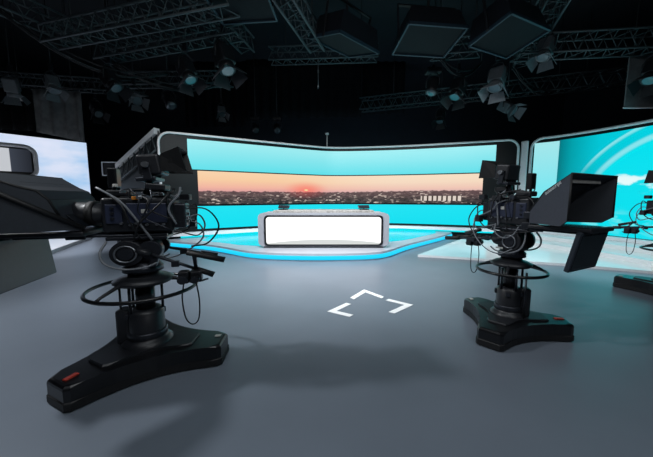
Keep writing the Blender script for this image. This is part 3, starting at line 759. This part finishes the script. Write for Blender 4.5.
def soft(label, loc, rz, tilt, dims=(1.25, .95, .42), louver=True):
    t = thing('flown_softlight', label, 'studio light', loc, 0, 'flown soft lights')
    M4 = (Matrix.Rotation(rz, 4, 'Z') @ Matrix.Rotation(tilt, 4, 'X'))
    x, y, z = dims
    top = [(-x*.42, -y*.40, z/2), (x*.42, -y*.40, z/2), (x*.42, y*.40, z/2), (-x*.42, y*.40, z/2)]
    bot = [(-x/2, -y/2, -z/2), (x/2, -y/2, -z/2), (x/2, y/2, -z/2), (-x/2, y/2, -z/2)]
    MB().hull(bot, top).make('housing', M['soft'], t, M4)
    rim = MB()
    for k in range(4):
        a, b = Vector(bot[k]), Vector(bot[(k+1) % 4]); c = (a+b)/2; l = (b-a).length
        rim.box(c+Vector((0, 0, -.02)), (l+.04, .04, .07) if k % 2 == 0 else (.04, l+.04, .07), None, .006)
    lab(rim.make('rim', M['soft_rim'], t, M4), 'bluish rim')
    MB().box((0, 0, -z/2-.01), (x*.97, y*.97, .02)).make('diffuser', M['soft_face'], t, M4)
    for sd in (-1, 1):
        MB().box((sd*(x/2+.03), 0, .12), (.025, .06, .8), None, .005).make('yoke_arm', M['fix'], t, M4)
    MB().box((0, 0, .53), (x+.08, .06, .03), None, .005).make('yoke_bar', M['fix'], t, M4)
    MB().cyl((0, 0, .3), (0, 0, ZC-loc[2]), .03, seg=10).make('drop_tube', M['fix'], t)
    return t
soft('dark flown soft light box hanging in the top middle', (.45, 6.85, 5.0), .75, .25)
soft('dark flown soft light box second from the right, blue rim facing the viewer', (2.2, 6.75, 5.0), .12, -.15)
soft('dark flown soft light box nearest the right trusses', (3.75, 6.45, 4.95), .45, -.2, (1.25, .9, .5))
soft('dark flown soft light box left of the truss pointing at the viewer', (-1.55, 5.75, 5.1), -.1, -.1, (1.1, .8, .4))

def fixture(label, loc, aim, kind='spot', grey=False, s=1.):
    t = thing('stage_lamp', label, 'stage lamp', loc, 0, 'hanging stage lamps')
    d = (Vector(aim)-Vector(loc)).normalized(); q = d.to_track_quat('Z', 'Y').to_matrix().to_4x4()
    dn = Vector((0, 0, -.34*s)); m = M['fix_g'] if grey else M['fix']
    M4 = Matrix.Translation(dn) @ q
    if kind == 'moving':
        h = MB().lathe((0, 0, 0), [(.06*s, -.2*s), (.11*s, -.17*s), (.13*s, -.05*s), (.12*s, .1*s), (.14*s, .2*s), (.12*s, .21*s)], 20).make('housing', m, t, M4)
        MB().lathe((0, 0, 0), [(.115*s, .2*s), (.115*s, .225*s), (.05*s, .24*s)], 20).make('lens', M['lens'], t, M4)
        MB().box((0, 0, .0), (.36*s, .24*s, .12*s), None, .03).make('base', M['fix'], t)
        w = .17*s
    else:
        MB().box((0, 0, -.04*s), (.24*s, .24*s, .3*s), None, .03*s, 3).make('housing', m, t, M4)
        MB().cyl((0, 0, .1*s), (0, 0, .2*s), .115*s, .125*s, 20).make('snout', m, t, M4)
        MB().cyl((0, 0, .2*s), (0, 0, .212*s), .105*s, .09*s, 20).make('lens', M['lens'], t, M4)
        for k in range(4):
            R4 = Matrix.Rotation(k*PI/2, 4, 'Z') @ Matrix.Translation((0, .125*s, .2*s)) @ Matrix.Rotation(-.55, 4, 'X')
            MB().hull([(-.11*s, 0, 0), (.11*s, 0, 0), (.11*s, .006, 0), (-.11*s, .006, 0)], [(-.15*s, 0, .17*s), (.15*s, 0, .17*s), (.15*s, .006, .17*s), (-.15*s, .006, .17*s)]).make('barn_door', m, t, M4 @ R4)
        w = .15*s
    ax = Vector((-d.y, d.x, 0)).normalized()
    a, b = dn+ax*w, dn-ax*w; up = Vector((0, 0, .26*s))
    MB().tube([a, a+up*.6, a*.6+Vector((0, 0, -.34*s*.4))+up, Vector((0, 0, -.04*s)), b*.6+Vector((0, 0, -.34*s*.4))+up, b+up*.6, b], .014*s, 8).make('yoke', M['fix'], t)
    MB().box((0, 0, .06*s), (.07*s, .07*s, .16*s), None, .012).make('clamp', M['metal'], t)
    MB().cyl((0, 0, .1*s), (0, 0, ZC-loc[2]), .014, seg=6).make('drop_pole', M['fix'], t)
    return t
aim0 = (0, 7.2, 1)
fx = [((-2.75, 11.6, 4.4), (-1.5, 8, 1), 'moving', False, 1.0, 'dark stage lamp with pale lens, left of the two over the video wall'),
      ((-1.95, 11.8, 4.45), (-1, 8, 1), 'moving', False, 1.0, 'dark stage lamp, right of the two over the video wall'),
      ((4.2, 7.5, 4.75), (2.5, 6.0, 0), 'spot', True, 1.35, 'large grey stage lamp under the right flown panel'),
      ((4.1, 10.8, 4.65), (2.8, 9, .5), 'spot', False, 1.1, 'dark stage lamp below the long truss, facing the desk'),
      ((5.75, 9.6, 4.65), (6.8, 7.5, 3.0), 'spot', True, 1.25, 'grey stage lamp lowest on the right below the long truss'),
      ((3.55, 8.2, 4.75), (1.5, 7.0, 0), 'spot', False, 1.3, 'dark stage lamp with teal sheen beside the short right truss'),
      ((-3.8, 10.9, 4.8), (-2, 8, 1), 'spot', True, .95, 'grey stage lamp hanging left of the black drapes'),
      ((-2.3, 6.9, 5.0), (-1.0, 6.0, 1), 'spot', False, 1.5, 'big dark stage lamp hanging from the receding upper left truss'),
      ((-8.1, 10.6, 4.85), (-4, 8, 0), 'spot', False, 1.2, 'dark stage lamp far left near the tall screen edge'),
      ((-5.9, 9.3, 4.85), (-4.5, 8.2, 3.6), 'spot', True, 1.2, 'grey stage lamp with open doors over the left return panel'),
      ((-8.6, 8.3, 4.8), (-9.5, 10, 1), 'spot', True, 1.2, 'grey stage lamp at the far left edge above the drape'),
      ((-7.4, 8.2, 4.8), (-6.0, 7.5, 2), 'spot', True, 1.1, 'grey stage lamp above the grey drape'),
      ((-5.6, 7.9, 4.85), (-2, 7, 0), 'spot', False, 1.3, 'dark stage lamp over the left camera, nearest the truss crossing'),
      ((-5.0, 9.6, 4.85), (-2, 7, 0), 'moving', False, 1.2, 'dark stage lamp on the distant truss behind the left lamps'),
      ((5.2, 7.3, 5.3), (3.0, 6.0, 0), 'spot', True, 1.2, 'grey stage lamp at upper right on the short crossing truss'),
      ((7.6, 7.1, 4.75), (5.0, 6.0, 0), 'spot', False, 1.3, 'dark stage lamp beside the grey flag at the right edge'),
      ((-3.3, 7.2, 4.8), (-1, 6, 0), 'spot', False, 1.3, 'dark stage lamp on the lower upper-left truss'),
      ((2.9, 8.3, 4.8), (1.5, 7.0, 0), 'moving', False, 1.1, 'dark round stage lamp between the two right flown panels')]
for loc, aim, kind, grey, s_, l in fx: fixture(l, loc, aim, kind, grey, s_)

def drape(label, x0, x1, y, zb0, zb1, zt, m, folds, name='drape', tilt=0., amp=.06):
    n_ = folds*8; mb = MB(); rows = 6; grid = []
    for i in range(n_+1):
        f = i/n_; x = x0+(x1-x0)*f; o = amp*math.sin(2*PI*folds*f)+amp*.4*math.sin(2*PI*folds*f*.37+1)
        zb = zb0+(zb1-zb0)*f
        grid.append([Vector((x, y+o*(1-.5*j/rows)+tilt*f, zb+(zt-zb)*j/rows)) for j in range(rows+1)])
    fr = [[mb.bm.verts.new(p) for p in g] for g in grid]; bk_ = [[mb.bm.verts.new(p+Vector((0, .02, 0))) for p in g] for g in grid]
    for i in range(n_):
        for j in range(rows):
            for q_ in (fr, bk_):
                fcc = mb.bm.faces.new((q_[i][j], q_[i+1][j], q_[i+1][j+1], q_[i][j+1])); fcc.smooth = True
        for j in (0, rows): mb.bm.faces.new((fr[i][j], fr[i+1][j], bk_[i+1][j], bk_[i][j]))
    for i in (0, n_):
        for j in range(rows): mb.bm.faces.new((fr[i][j], fr[i][j+1], bk_[i][j+1], bk_[i][j]))
    return tag(mb.make(name, m), label, 'curtain', 'hanging studio drapes')
drape('black drape hanging over the left part of the video wall', -6.2, -3.45, 13.2, 4.45, 4.5, ZC, M['drape'], 7)
drape('wide black drape hanging over the middle of the video wall', -3.4, 1.5, 13.0, 4.75, 4.85, ZC, M['drape'], 12)
drape('black drape right of the wide middle one, behind the long truss', 1.55, 3.4, 13.2, 5.0, 5.05, ZC, M['drape'], 5)
drape('grey drape hanging in front of the upper corner of the pale sky screen', -8.75, -7.55, 9.0, 3.35, 3.1, 4.6, M['drape_g'], 4, tilt=.3)
drape('black drape hanging left of the grey one above the sky screen', -11.2, -8.8, 9.0, 3.48, 3.38, 4.6, M['drape'], 6)
t = thing('drape_rail', 'dark rail carrying the grey and black drapes at the left', 'rail', (-9.3, 9.12, 4.66))
MB().cyl((-2.0, 0, 0), (1.9, 0.1, 0), .03, seg=10).make('pipe', M['fix'], t)
for x in (-1.6, 0, 1.6): MB().cyl((x, .05, 0), (x, .05, ZC-4.62), .01, seg=6).make('hanger', M['cable_d'], t)
t = thing('flag_panel', 'grey flag panel with a pale lower edge hanging at the right', 'flag', (7.95, 7.55, 3.62))
MB().box((0, 0, .6), (1.0, .03, 1.2), None, .005).make('cloth', M['drape_g'], t)
MB().box((0, 0, 0), (1.02, .04, .03), None, .004).make('edge', M['trim'], t)
for sd in (-1, 1): MB().cyl((sd*.4, 0, 1.2), (sd*.4, 0, ZC-3.62), .01, seg=6).make('hanger', M['cable_d'], t)

for l, a, b, d in (('black cable bundle sagging across the far left ceiling', (-7.0, 6.6, 5.4), (-4.6, 8.8, 4.95), .5),
                   ('black cable bundle sagging between the two upper left trusses', (-5.6, 8.0, 4.9), (-3.2, 9.5, 4.95), .35),
                   ('black cable bundle sagging over the right end of the long truss', (5.6, 9.2, 5.3), (7.4, 9.7, 4.8), .3),
                   ('black cable bundle sagging beside the second flown soft light', (2.9, 7.9, 5.0), (4.2, 8.3, 5.0), .3)):
    a, b = Vector(a), Vector(b); t = thing('cable_bundle', l, 'cable', a, 0, 'sagging ceiling cables')
    for k in range(4):
        o = Vector((.03*math.cos(k*1.6), .03*math.sin(k*1.6), .03*math.cos(k*2.3)))
        MB().tube([a.lerp(b, i/14)-a+o+Vector((0, 0, -(d+.05*k)*4*(i/14)*(1-i/14))) for i in range(15)], .016, 6).make('strand', M['truss'] if k == 1 else M['cable_d'], t)
    for p in (Vector(), b-a): MB().cyl(p, p+Vector((0, 0, ZC-(a+p).z)), .01, seg=6).make('hanger', M['cable_d'], t)
t = thing('hanging_chain', 'thin chain hoist cable hanging below the truss over the desk', 'chain', (-.2, 7.32, 5.0))
MB().cyl((0, 0, -.2), (0, 0, -1.0), .012, seg=6).make('chain', M['truss'], t)
for z in (-.35, -.6, -.95): MB().box((0, 0, z), (.04, .03, .06), None, .008).make('hook', M['truss'], t)
# pale framed panel on a stand between the sky screen and the return
t = thing('framed_panel', 'small dark panel with a pale outline on a stand beside the sky screen', 'panel', (-9.05, 12.3, 0))
fr_ = MB()
for c, d in (((0, 0, 2.3), (.62, .05, .04)), ((0, 0, 2.84), (.62, .05, .04)), ((-.3, 0, 2.57), (.04, .05, .58)), ((.3, 0, 2.57), (.04, .05, .58))): fr_.box(c, d, None, .004)
fr_.make('outline', M['ledge'], t); MB().box((0, .02, 2.57), (.58, .02, .5)).make('panel', M['gloss'], t)
MB().cyl((0, .04, .03), (0, .04, 2.3), .025, seg=10).make('stand', M['fix'], t)
MB().lathe((0, .04, 0), [(.3, 0), (.3, .025), (.05, .04)], 20).make('foot', M['fix'], t)

# ------------------------------------------------------------------ lights
def spot(loc, aim, power, size, radius, col=(1, 1, 1), blend=.6):
    l = bpy.data.lights.new('studio_spot', 'SPOT'); l.energy = power; l.spot_size = math.radians(size); l.spot_blend = blend
    l.shadow_soft_size = radius; l.color = col
    o = bpy.data.objects.new('studio_spot', l); COL.objects.link(o); o.location = loc
    o.rotation_euler = (Vector(aim)-Vector(loc)).to_track_quat('-Z', 'Y').to_euler(); return o
def area(loc, aim, power, sx, sy, col=(1, 1, 1)):
    l = bpy.data.lights.new('studio_softlight', 'AREA'); l.shape = 'RECTANGLE'; l.size = sx; l.size_y = sy; l.energy = power; l.color = col
    o = bpy.data.objects.new('studio_softlight', l); COL.objects.link(o); o.location = loc
    o.rotation_euler = (Vector(aim)-Vector(loc)).to_track_quat('-Z', 'Y').to_euler(); return o
spot((-5.0, 2.6, 4.9), (0, 2.4, 0), 640, 95, .18, (.94, .97, 1.))
spot((2.5, -2.5, 4.9), (.5, 4.5, 0), 170, 85, .35, (.94, .97, 1.))
area((0, .3, 4.7), (0, 4.6, 0), 75, 5, 1.2, (.9, .96, 1.))
b_ = area((0, 4.2, 4.6), (0, 6.2, .3), 135, 3, .6, (.92, .97, 1.)); b_.data.spread = math.radians(95)
spot((3.6, 5.0, 4.6), (6.4, 6.8, 0), 720, 70, .3, (.9, .97, 1.))
spot((-6.5, 5.0, 4.6), (-8.2, 8.4, 0), 1100, 62, .3, (.98, .97, 1.))

a_ = area((0, 5.5, 4.2), (0, 9.6, 1.0), 160, 8, .3, (.92, .97, 1.)); a_.data.spread = math.radians(72)  # added lamp without a fixture, brightens the video wall's white frame
area((2, 12.0, 2.6), (2, 16.5, 4.2), 60, 10, .3, (.45, .75, 1.))  # added blue wash out of sight behind the set, lightens the back wall
w = bpy.data.worlds.new('studio_dark'); S.world = w; w.use_nodes = True
w.node_tree.nodes['Background'].inputs[0].default_value = (.02, .024, .03, 1)
w.node_tree.nodes['Background'].inputs[1].default_value = .3

# ------------------------------------------------------------------ camera and view
cam = bpy.data.cameras.new('view_camera'); co = bpy.data.objects.new('view_camera', cam); COL.objects.link(co)
co.location = (0, 0, 1.4); co.rotation_euler = (math.radians(90-6.2), 0, 0)
cam.sensor_width = 36.; cam.lens = 290/653*36; cam.clip_start = .05
S.camera = co
S.view_settings.view_transform = 'Standard'; S.view_settings.look = 'None'
S.view_settings.exposure = 0.; S.view_settings.gamma = 1.; S.view_settings.use_curve_mapping = False
